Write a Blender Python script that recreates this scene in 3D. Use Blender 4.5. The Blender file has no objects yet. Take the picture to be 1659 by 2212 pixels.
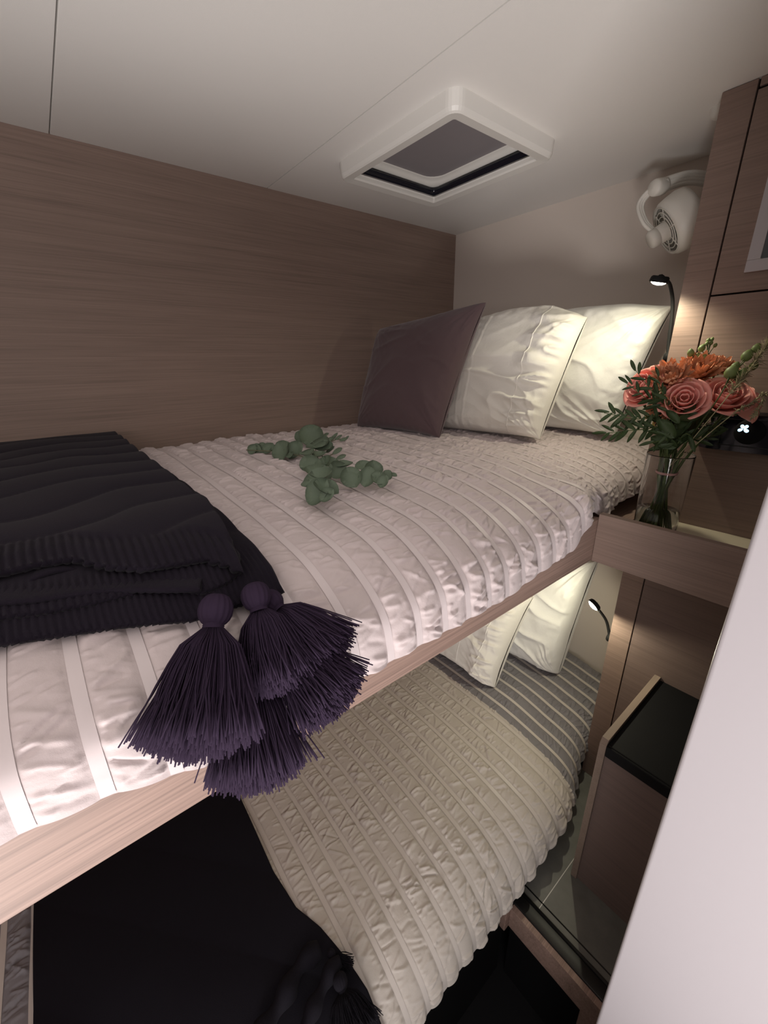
import bpy, bmesh, math, random
import numpy as np
from mathutils import Vector, Matrix

SC = bpy.context.scene
COL = SC.collection
rng = np.random.default_rng(7)
random.seed(7)

# ------------------------------------------------------------------ camera
YAW, PITCH, ROLL, FPX = 0.89848, 0.35189, 0.01779, 882.188
W_, H_ = 1659.0, 2212.0
cy_, sy_, cp_, sp_ = math.cos(YAW), math.sin(YAW), math.cos(PITCH), math.sin(PITCH)
FWD = np.array([cy_ * cp_, sy_ * cp_, -sp_])
_r = np.array([sy_, -cy_, 0.0]); _d = np.cross(FWD, _r)
RIGHT = math.cos(ROLL) * _r + math.sin(ROLL) * _d
DOWN = -math.sin(ROLL) * _r + math.cos(ROLL) * _d
cam_d = bpy.data.cameras.new('camera')
cam = bpy.data.objects.new('camera', cam_d); COL.objects.link(cam)
cam_d.sensor_fit = 'VERTICAL'; cam_d.sensor_height = 24.0; cam_d.lens = 24.0 * FPX / H_
cam_d.clip_start = 0.01; cam_d.clip_end = 50
m = Matrix.Identity(4)
for i in range(3):
    m[i][0] = RIGHT[i]; m[i][1] = -DOWN[i]; m[i][2] = -FWD[i]
cam.matrix_world = m
SC.camera = cam

# ------------------------------------------------------------------ world, lights, exposure
SC.view_settings.view_transform = 'Standard'
SC.view_settings.look = 'None'
SC.view_settings.exposure = 0.0
SC.view_settings.gamma = 1.0
SC.view_settings.use_curve_mapping = False
world = bpy.data.worlds.new('world'); SC.world = world
world.use_nodes = True
bg = world.node_tree.nodes['Background']
bg.inputs[0].default_value = (0.92, 0.86, 0.86, 1); bg.inputs[1].default_value = 0.06

def area_light(name, loc, target, sx, sy, power, colour, spread=180):
    l = bpy.data.lights.new(name, 'AREA'); l.shape = 'RECTANGLE'; l.size = sx; l.size_y = sy
    l.energy = power; l.color = colour; l.spread = math.radians(spread)
    o = bpy.data.objects.new(name, l); COL.objects.link(o); o.location = loc
    o.rotation_euler = (Vector(target) - Vector(loc)).to_track_quat('-Z', 'Y').to_euler()
    return o
# daylight through the cabin doorway behind and to the left of the camera
area_light('doorway_daylight', (-1.35, -1.25, 0.12), (0.35, 0.75, -0.20), 0.7, 1.2, 14.0, (1.0, 0.90, 0.91))
# added fill lamp, unseen behind the camera, aimed up to brighten the ceiling
area_light('ceiling_fill', (-0.70, -0.75, -1.30), (-0.45, -0.45, 0.55), 0.9, 0.9, 62.0, (1.0, 0.95, 0.93))

LAMP_UP = np.array([1.235, 0.462, 0.160])
LAMP_LO = np.array([1.265, 0.474, -0.760])

# ------------------------------------------------------------------ helpers
def pix(px, py, depth):
    """world point seen at a pixel of the 1659x2212 frame, at a depth along the view axis"""
    return FWD * depth + RIGHT * ((px - W_ / 2) / FPX * depth) + DOWN * ((py - H_ / 2) / FPX * depth)
def on_plane(px, py, axis, val):
    d = FWD + RIGHT * ((px - W_ / 2) / FPX) + DOWN * ((py - H_ / 2) / FPX)
    return d * (val / d[axis])

def tag(o, label=None, cat=None, group=None, kind=None):
    if label: o['label'] = label
    if cat: o['category'] = cat
    if group: o['group'] = group
    if kind: o['kind'] = kind
    return o
def attach(o, parent):
    if parent is not None:
        o.parent = parent
        l = parent.location if parent.type == 'EMPTY' else Vector((0, 0, 0))   # mesh parents keep world coordinates
        o.matrix_parent_inverse = Matrix.Translation(-l)
    return o
def empty(name, loc, label, cat, group=None):
    o = bpy.data.objects.new(name, None); COL.objects.link(o); o.location = loc
    o.empty_display_size = 0.05
    return tag(o, label, cat, group)
def obj(name, data, mat, parent=None, smooth=False):
    """data: bmesh or (verts, faces)"""
    me = bpy.data.meshes.new(name)
    if isinstance(data, bmesh.types.BMesh):
        bmesh.ops.recalc_face_normals(data, faces=data.faces)
        data.to_mesh(me); data.free()
    else:
        me.from_pydata([tuple(v) for v in data[0]], [], data[1])
    if smooth:
        me.polygons.foreach_set('use_smooth', [True] * len(me.polygons))
    mats = mat if isinstance(mat, (list, tuple)) else [mat]
    for k in mats: me.materials.append(k)
    me.update()
    o = bpy.data.objects.new(name, me); COL.objects.link(o)
    return attach(o, parent)
def box(bm, x0, x1, y0, y1, z0, z1, bev=0.0, seg=2):
    r = bmesh.ops.create_cube(bm, size=1.0)
    vs = r['verts']
    for v in vs:
        v.co = Vector(((x0 + x1) / 2 + v.co.x * (x1 - x0), (y0 + y1) / 2 + v.co.y * (y1 - y0), (z0 + z1) / 2 + v.co.z * (z1 - z0)))
    if bev > 0:
        es = list({e for v in vs for e in v.link_edges})
        bmesh.ops.bevel(bm, geom=es, offset=bev, segments=seg, affect='EDGES', profile=0.5)
def boxobj(name, b, mat, parent=None, bev=0.0):
    bm = bmesh.new(); box(bm, *b, bev=bev); return obj(name, bm, mat, parent)
class MB:
    def __init__(s): s.v = []; s.f = []
    def add(s, vs, fs):
        n = len(s.v); s.v += [tuple(map(float, v)) for v in vs]; s.f += [tuple(i + n for i in f) for f in fs]
    def tube(s, pts, radii, seg=8, cap=True):
        pts = [np.array(p, float) for p in pts]
        if np.isscalar(radii): radii = [radii] * len(pts)
        n = len(pts); vs = []; prev = None
        for i, p in enumerate(pts):
            t = pts[min(i + 1, n - 1)] - pts[max(i - 1, 0)]
            t = t / (np.linalg.norm(t) + 1e-12)
            if prev is None:
                a = np.array([0, 0, 1.0]) if abs(t[2]) < 0.9 else np.array([1.0, 0, 0])
                u = np.cross(t, a)
            else:
                u = prev - t * (prev @ t)
            u /= np.linalg.norm(u) + 1e-12; prev = u; w = np.cross(t, u)
            for k in range(seg):
                th = 2 * math.pi * k / seg
                vs.append(p + radii[i] * (math.cos(th) * u + math.sin(th) * w))
        fs = []
        for i in range(n - 1):
            for k in range(seg):
                k2 = (k + 1) % seg
                fs.append((i * seg + k, i * seg + k2, (i + 1) * seg + k2, (i + 1) * seg + k))
        if cap:
            fs.append(tuple(range(seg - 1, -1, -1))); fs.append(tuple((n - 1) * seg + k for k in range(seg)))
        s.add(vs, fs)
    def lathe(s, c, prof, axis=(0, 0, 1), seg=32, close=False):
        a = np.array(axis, float); a /= np.linalg.norm(a)
        t = np.array([1.0, 0, 0]) if abs(a[0]) < 0.9 else np.array([0, 1.0, 0])
        u = np.cross(a, t); u /= np.linalg.norm(u); w = np.cross(a, u); c = np.array(c, float)
        vs = []; fs = []; n = len(prof)
        for (r, h) in prof:
            for k in range(seg):
                th = 2 * math.pi * k / seg
                vs.append(c + a * h + max(r, 1e-5) * (math.cos(th) * u + math.sin(th) * w))
        for i in range(n if close else n - 1):
            j = (i + 1) % n
            for k in range(seg):
                k2 = (k + 1) % seg
                fs.append((i * seg + k, i * seg + k2, j * seg + k2, j * seg + k))
        s.add(vs, fs)
    def grid(s, P):
        n, mm = P.shape[:2]
        s.add(P.reshape(-1, 3), [(i * mm + j, i * mm + j + 1, (i + 1) * mm + j + 1, (i + 1) * mm + j) for i in range(n - 1) for j in range(mm - 1)])
    def build(s, name, mat, parent=None, smooth=True, fix=False):
        if fix:
            bm = bmesh.new(); V = [bm.verts.new(v) for v in s.v]
            for f in s.f: bm.faces.new([V[i] for i in f])
            bmesh.ops.remove_doubles(bm, verts=bm.verts, dist=1e-4)
            return obj(name, bm, mat, parent, smooth)
        return obj(name, (s.v, s.f), mat, parent, smooth)
def gridobj(name, P, mat, parent=None, matidx=None):
    n, mm = P.shape[:2]
    me = bpy.data.meshes.new(name)
    me.vertices.add(n * mm); me.vertices.foreach_set('co', P.reshape(-1).astype(np.float32))
    i, j = np.meshgrid(np.arange(n - 1), np.arange(mm - 1), indexing='ij')
    q = np.stack([i * mm + j, i * mm + j + 1, (i + 1) * mm + j + 1, (i + 1) * mm + j], -1).reshape(-1, 4)
    nf = len(q)
    me.loops.add(nf * 4); me.loops.foreach_set('vertex_index', q.reshape(-1).astype(np.int32))
    me.polygons.add(nf); me.polygons.foreach_set('loop_start', np.arange(0, nf * 4, 4, dtype=np.int32))
    me.polygons.foreach_set('use_smooth', np.ones(nf, dtype=bool))
    for k in (mat if isinstance(mat, (list, tuple)) else [mat]): me.materials.append(k)
    if matidx is not None: me.polygons.foreach_set('material_index', matidx.reshape(-1).astype(np.int32))
    me.update(calc_edges=True); me.validate()
    o = bpy.data.objects.new(name, me); COL.objects.link(o)
    return attach(o, parent)
_perm = rng.random((512, 512))
def vn(x, y, seed=0):
    x = np.asarray(x, float) + seed * 17.31; y = np.asarray(y, float) + seed * 9.77
    xi = np.floor(x).astype(int); yi = np.floor(y).astype(int); fx = x - xi; fy = y - yi
    fx = fx * fx * (3 - 2 * fx); fy = fy * fy * (3 - 2 * fy)
    g = lambda a, b: _perm[a % 512, b % 512]
    return (g(xi, yi) * (1 - fx) + g(xi + 1, yi) * fx) * (1 - fy) + (g(xi, yi + 1) * (1 - fx) + g(xi + 1, yi + 1) * fx) * fy
def ss(a, b, x):
    t = np.clip((x - a) / (b - a), 0, 1); return t * t * (3 - 2 * t)
def crom(P, n):
    """Catmull-Rom through P, resampled evenly to n points"""
    P = np.array(P, float); Q = np.vstack([2 * P[0] - P[1], P, 2 * P[-1] - P[-2]]); out = []
    for i in range(1, len(Q) - 2):
        t = np.linspace(0, 1, 40, endpoint=False)[:, None]
        p0, p1, p2, p3 = Q[i - 1], Q[i], Q[i + 1], Q[i + 2]
        out.append(0.5 * (2 * p1 + (p2 - p0) * t + (2 * p0 - 5 * p1 + 4 * p2 - p3) * t ** 2 + (3 * p1 - p0 - 3 * p2 + p3) * t ** 3))
    out = np.vstack(out + [P[-1:]])
    d = np.r_[0, np.cumsum(np.linalg.norm(np.diff(out, axis=0), axis=1))]
    s = np.linspace(0, d[-1], n)
    return np.stack([np.interp(s, d, out[:, k]) for k in range(P.shape[1])], 1), d[-1]

# ------------------------------------------------------------------ materials
def mat(name, col, rough=0.5, spec=0.5, **kw):
    mt = bpy.data.materials.new(name); mt.use_nodes = True
    b = mt.node_tree.nodes['Principled BSDF']
    b.inputs['Base Color'].default_value = (*col, 1); b.inputs['Roughness'].default_value = rough
    b.inputs['Specular IOR Level'].default_value = spec
    for k, v in kw.items(): b.inputs[k.replace('_', ' ')].default_value = v
    return mt
def nodes(mt): return mt.node_tree.nodes, mt.node_tree.links, mt.node_tree.nodes['Principled BSDF']
def noise_node(mt, scale3, scale=1.0, detail=4.0, rough=0.6):
    N, L, b = nodes(mt)
    tc = N.new('ShaderNodeTexCoord'); mp = N.new('ShaderNodeMapping'); mp.inputs['Scale'].default_value = scale3
    nz = N.new('ShaderNodeTexNoise'); nz.inputs['Scale'].default_value = scale; nz.inputs['Detail'].default_value = detail
    nz.inputs['Roughness'].default_value = rough
    L.new(tc.outputs['Object'], mp.inputs['Vector']); L.new(mp.outputs[0], nz.inputs['Vector'])
    return nz
def ramp(mt, fac, stops):
    N, L, b = nodes(mt); r = N.new('ShaderNodeValToRGB'); L.new(fac, r.inputs[0])
    el = r.color_ramp.elements
    while len(el) < len(stops): el.new(0.5)
    for e, (p, c) in zip(el, stops): e.position = p; e.color = (*c, 1)
    return r
def bump(mt, fac, strength, dist, prev=None):
    N, L, b = nodes(mt); bp = N.new('ShaderNodeBump'); bp.inputs['Strength'].default_value = strength; bp.inputs['Distance'].default_value = dist
    L.new(fac, bp.inputs['Height'])
    if prev: L.new(prev.outputs[0], bp.inputs['Normal'])
    L.new(bp.outputs[0], b.inputs['Normal']); return bp
def wood(name, base, along, contrast=0.35, rough=0.5):
    """taupe straight-grain veneer, grain lines running along one axis"""
    mt = mat(name, base, rough, 0.3); N, L, b = nodes(mt)
    s1 = [260.0] * 3; s1['xyz'.index(along)] = 4.0
    s2 = [60.0] * 3; s2['xyz'.index(along)] = 0.8
    n1 = noise_node(mt, s1, 1.0, 3.0); n2 = noise_node(mt, s2, 1.0, 3.0)
    mx = N.new('ShaderNodeMath'); mx.operation = 'MULTIPLY_ADD'
    L.new(n1.outputs[0], mx.inputs[0]); mx.inputs[1].default_value = 0.6; 
    m2 = N.new('ShaderNodeMath'); m2.operation = 'MULTIPLY'; L.new(n2.outputs[0], m2.inputs[0]); m2.inputs[1].default_value = 0.4
    L.new(m2.outputs[0], mx.inputs[2])
    lo = tuple(c * (1 - contrast) for c in base); hi = tuple(min(1, c * (1 + contrast)) for c in base)
    r = ramp(mt, mx.outputs[0], [(0.30, lo), (0.48, base), (0.70, hi)])
    L.new(r.outputs[0], b.inputs['Base Color']); bump(mt, mx.outputs[0], 0.25, 0.0006)
    return mt
def fabric(name, col, scale=900.0, rough=0.85, bumpd=0.0004, sheen=0.2, wr=0.0):
    mt = mat(name, col, rough, 0.25); N, L, b = nodes(mt)
    b.inputs['Sheen Weight'].default_value = sheen
    n1 = noise_node(mt, (scale, scale, scale), 1.0, 2.0)
    bp = bump(mt, n1.outputs[0], 0.4, bumpd)
    if wr > 0:
        n2 = noise_node(mt, (90, 90, 90), 1.0, 4.0); bump(mt, n2.outputs[0], 0.5, wr, bp)
    return mt

WOODB = (0.34, 0.245, 0.200)
M_wall = wood('wood_wall', (0.25, 0.18, 0.147), 'x', 0.24, 0.55)
M_woody = wood('wood_cabinet', (0.255, 0.18, 0.148), 'y', 0.20, 0.5)
M_woodx = wood('wood_rail', (0.30, 0.205, 0.168), 'x', 0.42, 0.5)
M_woodz = wood('wood_dark', (0.20, 0.145, 0.128), 'y', 0.15, 0.5)
M_edge = wood('wood_edge', (0.27, 0.205, 0.165), 'x', 0.15, 0.5)
M_ceil = mat('ceiling_vinyl', (0.76, 0.735, 0.70), 0.6, 0.3)
_n = noise_node(M_ceil, (500, 500, 500), 1.0, 2.0); bump(M_ceil, _n.outputs[0], 0.3, 0.0004)
M_end = mat('end_wall_vinyl', (0.68, 0.605, 0.54), 0.6, 0.3)
_n = noise_node(M_end, (500, 500, 500), 1.0, 2.0); bump(M_end, _n.outputs[0], 0.3, 0.0004)
M_white = mat('white_gloss', (0.48, 0.45, 0.47), 0.35, 0.5)
M_plastic = mat('white_plastic', (0.66, 0.64, 0.60), 0.4, 0.5)
M_fan = mat('fan_plastic', (0.80, 0.78, 0.72), 0.4, 0.5)
M_seam = mat('dark_seam', (0.02, 0.012, 0.01), 0.8, 0.1)
M_black = mat('black_rubber', (0.006, 0.006, 0.007), 0.7, 0.2)
M_blackg = mat('black_gloss', (0.006, 0.006, 0.012), 0.12, 0.5)
M_sill = mat('black_sill', (0.010, 0.010, 0.010), 0.42, 0.4)
M_lampb = mat('lamp_black', (0.008, 0.008, 0.008), 0.7, 0.2)
M_grey = mat('grey_deck', (0.17, 0.17, 0.15), 0.5, 0.4)
_n = noise_node(M_grey, (18, 18, 18), 1.0, 5.0); _rr = ramp(M_grey, _n.outputs[0], [(0.3, (0.145, 0.145, 0.13)), (0.7, (0.195, 0.195, 0.175))])
M_grey.node_tree.links.new(_rr.outputs[0], nodes(M_grey)[2].inputs['Base Color'])
M_floor = fabric('dark_floor', (0.006, 0.006, 0.007), 300.0, 0.9, 0.001, 0.0)
M_hatch = mat('hatch_acrylic', (0.22, 0.20, 0.21), 0.35, 0.5)
M_shelf = mat('shelf_liner', (0.62, 0.55, 0.42), 0.5, 0.4)
M_q1 = fabric('quilt_pale', (0.60, 0.515, 0.510), 1200, 0.62, 0.0003, 0.15, 0.0015)
M_q2 = fabric('quilt_cream', (0.56, 0.515, 0.465), 1200, 0.62, 0.0003, 0.15, 0.0015)
M_q3 = fabric('quilt_grey', (0.235, 0.225, 0.24), 1200, 0.62, 0.0003, 0.15, 0.0015)
M_rib1 = mat('ribbon_white', (0.69, 0.61, 0.61), 0.45, 0.4)
M_rib2 = mat('ribbon_cream', (0.62, 0.575, 0.53), 0.45, 0.4)
M_p1 = fabric('velvet_mauve', (0.100, 0.064, 0.070), 1500, 0.8, 0.0002, 0.3, 0.001)
M_p2 = fabric('pillow_white', (0.80, 0.77, 0.70), 1500, 0.6, 0.0002, 0.1, 0.002)
M_p3 = fabric('pillow_bright', (0.84, 0.83, 0.78), 1500, 0.6, 0.0002, 0.1, 0.002)
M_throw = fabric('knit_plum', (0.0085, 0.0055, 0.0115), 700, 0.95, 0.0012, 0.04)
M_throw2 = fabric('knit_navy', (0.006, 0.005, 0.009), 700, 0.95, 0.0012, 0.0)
M_yarn = mat('yarn_plum', (0.034, 0.022, 0.042), 0.9, 0.1)
M_euc = mat('eucalyptus', (0.085, 0.125, 0.080), 0.6, 0.3)
_n = noise_node(M_euc, (60, 60, 60), 1.0, 4.0); _rr = ramp(M_euc, _n.outputs[0], [(0.3, (0.095, 0.135, 0.085)), (0.7, (0.165, 0.205, 0.150))])
M_euc.node_tree.links.new(_rr.outputs[0], nodes(M_euc)[2].inputs['Base Color'])
M_twig = mat('twig', (0.16, 0.16, 0.10), 0.6, 0.3)
M_leaf = mat('dark_leaf', (0.040, 0.065, 0.022), 0.5, 0.4)
M_stem = mat('green_stem', (0.085, 0.12, 0.035), 0.5, 0.4)
M_rose = mat('rose_petal', (0.95, 0.40, 0.34), 0.6, 0.2, Subsurface_Weight=0.15)
nodes(M_rose)[2].inputs['Subsurface Scale'].default_value = 0.01
M_rose2 = mat('hot_pink_petal', (0.80, 0.25, 0.32), 0.6, 0.2)
M_mum = mat('orange_petal', (0.62, 0.215, 0.115), 0.6, 0.2)
_n = noise_node(M_mum, (70, 70, 70), 1.0, 2.0); _rr = ramp(M_mum, _n.outputs[0], [(0.35, (0.74, 0.28, 0.17)), (0.65, (0.95, 0.60, 0.36))])
M_mum.node_tree.links.new(_rr.outputs[0], nodes(M_mum)[2].inputs['Base Color'])
M_bud = mat('green_bud', (0.20, 0.26, 0.09), 0.5, 0.4)
M_grass = mat('dry_grass', (0.42, 0.37, 0.22), 0.8, 0.2)
M_yel = mat('yellow_petal', (0.62, 0.45, 0.14), 0.6, 0.2)
M_glass = mat('vase_glass', (1, 1, 1), 0.02, 0.5, Transmission_Weight=1.0, IOR=1.45)
M_water = mat('vase_water', (0.97, 1.0, 0.97), 0.0, 0.5, Transmission_Weight=1.0, IOR=1.33)
M_pinkb = mat('pink_band', (0.62, 0.33, 0.31), 0.6, 0.2)
def emit(name, col, s):
    mt = bpy.data.materials.new(name); mt.use_nodes = True; N, L, b = nodes(mt)
    b.inputs['Base Color'].default_value = (*col, 1); b.inputs['Emission Color'].default_value = (*col, 1); b.inputs['Emission Strength'].default_value = s
    return mt
M_led = emit('lamp_led', (1.0, 0.95, 0.82), 14.0)
M_icon = emit('panel_icon', (0.55, 0.80, 1.0), 1.6)

# ------------------------------------------------------------------ room shell
XE, YW, ZC = 1.671, 1.523, 0.55       # end wall, wood wall, ceiling
XCAB, YCAB = 1.328, 0.435             # cabinet front plane and its corner
tag(boxobj('wall_left', (-2.2, XE + 0.05, YW, YW + 0.04, -1.9, ZC + 0.1), M_wall), 'taupe straight-grain wood veneer wall running along both bunks', kind='structure')
we = tag(boxobj('wall_end', (XE, XE + 0.04, -1.2, YW, -1.9, ZC + 0.1), M_end), 'cream end wall behind the pillows', kind='structure')
# bits of white sealant in the corner
ce = empty('ceiling', (0, 0, ZC), 'cream vinyl ceiling of butted panels', None); ce['kind'] = 'structure'
g = 0.0012
X1, X2 = 0.162, 0.7395
HX0, HX1, HY0, HY1 = 0.855, 1.215, 0.815, 1.205
boxobj('panel', (-2.2, X1 - g, -1.6, YW, ZC, ZC + 0.03), M_ceil, ce, bev=0.0012)
boxobj('panel', (X1 + g, X2 - g, -1.6, YW, ZC, ZC + 0.03), M_ceil, ce, bev=0.0012)
bm = bmesh.new()
box(bm, X2 + g, HX0, -1.6, YW, ZC, ZC + 0.03, 0)
box(bm, HX1, XE, -1.6, YW, ZC, ZC + 0.03, 0)
box(bm, HX0, HX1, -1.6, HY0, ZC, ZC + 0.03, 0)
box(bm, HX0, HX1, HY1, YW, ZC, ZC + 0.03, 0)
obj('panel', bm, M_ceil, ce)
bm = bmesh.new()
box(bm, -2.2, HX0 - 0.05, -1.6, YW, ZC + 0.031, ZC + 0.05); box(bm, HX1 + 0.05, XE, -1.6, YW, ZC + 0.031, ZC + 0.05)
obj('backing', bm, mat('seam_grey', (0.16, 0.13, 0.11), 0.8, 0.1), ce)
tag(boxobj('floor', (-2.2, XE, -1.6, YW, -1.93, -1.90), M_floor), 'dark carpeted cabin floor', kind='structure')
# near white bulkhead at the right, its vertical edge in front of cabinet and shelf
pb = on_plane(1561, 1350, 0, 0.55)
bm = bmesh.new(); box(bm, 0.55, 0.60, -1.4, pb[1], -1.90, ZC, 0.006, 3)
tag(obj('wall_right', bm, M_white, None, True), 'white near bulkhead edge in front of shelf and steps', kind='structure')
# moulded rounded cover where ceiling meets the cabinet
mb = MB(); cpt = on_plane(1556, 232, 2, ZC)
mb.lathe((cpt[0] + 0.012, cpt[1] - 0.012, ZC), [(0.0, -0.022), (0.018, -0.020), (0.032, -0.012), (0.036, 0.0)], (0, 0, 1), 24)
tag(mb.build('cable_cover', M_plastic), 'small rounded white cable cover on ceiling beside the cabinet top', 'cover')

# ------------------------------------------------------------------ ceiling hatch
def rrect(x0, x1, y0, y1, r, z, n=6):
    out = []
    for (cx, cyy, a0) in ((x1 - r, y1 - r, 0), (x0 + r, y1 - r, 90), (x0 + r, y0 + r, 180), (x1 - r, y0 + r, 270)):
        for k in range(n + 1):
            a = math.radians(a0 + 90 * k / n); out.append((cx + r * math.cos(a), cyy + r * math.sin(a), z))
    return out
def loft(name, loops, mt, parent, closed=False, cap_last=False, smooth=True):
    vs = [v for l in loops for v in l]; n = len(loops[0]); fs = []
    for i in range(len(loops) if closed else len(loops) - 1):
        j = (i + 1) % len(loops)
        for k in range(n):
            fs.append((i * n + k, i * n + (k + 1) % n, j * n + (k + 1) % n, j * n + k))
    if cap_last: fs.append(tuple((len(loops) - 1) * n + k for k in range(n)))
    o = obj(name, (vs, fs), mt, parent, smooth)
    return o
ht = empty('ceiling_hatch', (1.03, 1.0, ZC), 'square white framed ceiling hatch with grey pane above the bunk', 'hatch')
hx0, hx1, hy0, hy1 = 0.828, 1.238, 0.770, 1.240
zb = ZC - 0.040
def off(d, z, r): return rrect(hx0 + d, hx1 - d, hy0 + d, hy1 - d, r, z)
fr = loft('frame', [off(0, ZC, .03), off(0.002, ZC - .03, .03), off(0.006, zb + .003, .026), off(0.010, zb, .024), off(0.036, zb + .002, .006), off(0.040, zb + .006, .006), off(0.042, ZC + .02, .006), off(0.02, ZC + .02, .01)], M_plastic, ht, True, False, False)
loft('rail', [off(0.042, zb + .012, .006), off(0.046, zb + .010, .006), off(0.048, zb + .014, .006), off(0.042, zb + .018, .006)], M_plastic, ht, True, False, False)
loft('gasket', [off(0.040, zb + .020, .010), off(0.047, zb + .024, .012), off(0.050, zb + .036, .02), off(0.034, zb + .042, .02)], M_blackg, ht, False)
loft('coaming', [off(0.042, zb + .040, .03), off(0.050, zb + .042, .042), off(0.053, zb + .047, .048), off(0.060, zb + .053, .05), off(0.066, zb + .052, .05), off(0.068, zb + .056, .05)], M_plastic, ht)
loft('pane', [off(0.067, zb + .0545, .05), off(0.067, zb + .062, .05)], M_hatch, ht, False, False)
bm = bmesh.new(); vs = [bm.verts.new(v) for v in off(0.0665, zb + .0545, .05)]; bm.faces.new(vs)
obj('blind', bm, M_hatch, ht)
boxobj('outer_lid', (hx0 - .02, hx1 + .02, hy0 - .02, hy1 + .02, zb + .108, zb + .125), M_black, ht)

# ------------------------------------------------------------------ cabinet at the right
cab = empty('cabinet', (XCAB, 0.2, -1.53), 'tall taupe wood cabinet beside the bunk heads', 'cabinet')
boxobj('stile', (XCAB, XCAB + 0.02, 0.3725, YCAB, -1.533, ZC - 0.001), M_woody, cab, 0.0008)
boxobj('side_panel', (XCAB + 0.02, XE - 0.001, YCAB - 0.02, YCAB, -1.533, ZC - 0.001), M_woody, cab)
boxobj('backing', (XCAB + 0.008, XCAB + 0.02, -0.7, 0.3725, -1.533, ZC - 0.001), M_seam, cab)
boxobj('top_rail', (XCAB, XCAB + 0.008, -0.7, 0.368, ZC - 0.016, ZC - 0.001), M_woody, cab)
du = boxobj('door', (XCAB, XCAB + 0.008, -0.7, 0.3690, 0.1405, ZC - 0.021), M_woody, cab, 0.0008)
boxobj('panel', (XCAB, XCAB + 0.008, -0.7, 0.3690, -0.446, 0.1365), M_woody, cab, 0.0008)
boxobj('door', (XCAB, XCAB + 0.008, -0.7, 0.3690, -1.533, -0.452), M_woodz, cab, 0.0008)
# white framed dark pane in the upper door
bm = bmesh.new()
box(bm, XCAB - 0.006, XCAB, 0.05, 0.3140, 0.1795, 0.2035, 0.001); box(bm, XCAB - 0.006, XCAB, 0.2895, 0.3140, 0.2035, 0.46, 0.001)
box(bm, XCAB - 0.006, XCAB, 0.05, 0.2895, 0.436, 0.46, 0.001)
tag(obj('pane_frame', bm, M_white, du), 'white frame')
boxobj('pane', (XCAB - 0.004, XCAB - 0.001, 0.05, 0.2895, 0.2035, 0.436), M_blackg, du)
# black control panel with a lit fan symbol
cpn = empty('control_panel', (XCAB, 0.2, -0.18), 'glossy black control panel with a lit fan symbol, on the cabinet', 'panel')
def prism(front, back, mt, nm, par):
    n = len(front); vs = list(front) + list(back)
    fs = [tuple(range(n)), tuple(range(2 * n - 1, n - 1, -1))] + [(k, n + k, n + (k + 1) % n, (k + 1) % n) for k in range(n)]
    bm = bmesh.new(); V = [bm.verts.new(v) for v in vs]
    for f in fs: bm.faces.new([V[i] for i in f])
    bmesh.ops.bevel(bm, geom=list(bm.edges), offset=0.0015, segments=2, affect='EDGES')
    return obj(nm, bm, mt, par)
prism([(XCAB - .030, .286, -.134), (XCAB - .030, .02, -.134), (XCAB - .030, .02, -.222), (XCAB - .030, .296, -.222)],
      [(XCAB, .296, -.128), (XCAB, .02, -.128), (XCAB, .02, -.224), (XCAB, .322, -.224)], M_blackg, 'housing', cpn)
bm = bmesh.new()
for b_ in ((.05, .272, -.146, -.144), (.05, .280, -.209, -.207)): box(bm, XCAB - .0315, XCAB - .030, *b_)
box(bm, XCAB - .0315, XCAB - .030, .272, .274, -.209, -.146)
obj('bezel_line', bm, M_sill, cpn)
ic = on_plane(1606, 927, 0, XCAB - .034)
mb = MB(); mb.lathe((XCAB - .030, ic[1] - .012, ic[2] - .006), [(0.030, 0.0), (0.030, -.0015), (0.028, -.003), (0.0, -.003)], (1, 0, 0), 28)
mb.build('knob', M_black, cpn)
mb = MB()
for a, rr in ((205, 1.0), (120, 1.0), (55, 1.05), (-30, 1.1)):
    a = math.radians(a); c = (0.0062 * math.cos(a), 0.0062 * math.sin(a)); vs = []
    for k in range(14):
        t = 2 * math.pi * k / 14; u = 0.0052 * rr * math.cos(t); v = 0.0036 * rr * math.sin(t) * (1 + 0.25 * math.cos(t))
        vs.append((XCAB - .0335, ic[1] - (c[0] + u * math.cos(a) - v * math.sin(a)), ic[2] + (c[1] + u * math.sin(a) + v * math.cos(a))))
    mb.add(vs + [(x + .0008, y, z) for x, y, z in vs], [tuple(range(14)), tuple(range(27, 13, -1))] + [(k, 14 + k, 14 + (k + 1) % 14, (k + 1) % 14) for k in range(14)])
tag(mb.build('fan_symbol', M_icon, cpn, False), 'glowing pale blue fan symbol')

# ------------------------------------------------------------------ shelf with the vase
ZT, ZB, XB, YR = -0.3575, -0.4845, 0.993, 0.4026
sh = empty('shelf', (1.15, 0.1, -0.44), 'wood-fronted shelf bay beside the upper bunk, holding the vase', 'shelf')
boxobj('fascia_board', (XB, XB + 0.020, -0.7, YR - 0.0007, ZB, ZT), M_woody, sh, 0.0012)
boxobj('shelf_board', (XB + 0.020, XCAB - 0.0005, -0.7, YR, -0.462, -0.442), M_shelf, sh)
# ------------------------------------------------------------------ upper bunk frame
bf = empty('upper_bunk', (0.3, 0.9, ZB), 'upper bunk frame with a long wood veneer front rail', 'bunk')
boxobj('rail', (-2.0, XB + 0.020, YR, YR + 0.020, ZB, ZT - .016), M_woodx, bf, 0.0012)
boxobj('base_board', (-2.0, XE - 0.001, YR + 0.021, YW - 0.001, ZB + 0.004, ZB + 0.030), M_woodx, bf)
bm = bmesh.new(); box(bm, -1.6, XE - 0.003, 0.515, YW - 0.012, ZB + 0.031, -0.318, 0.02, 3)
tag(obj('mattress', bm, M_p2), 'upper bunk mattress under the pale ruched quilt', 'mattress')

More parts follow.
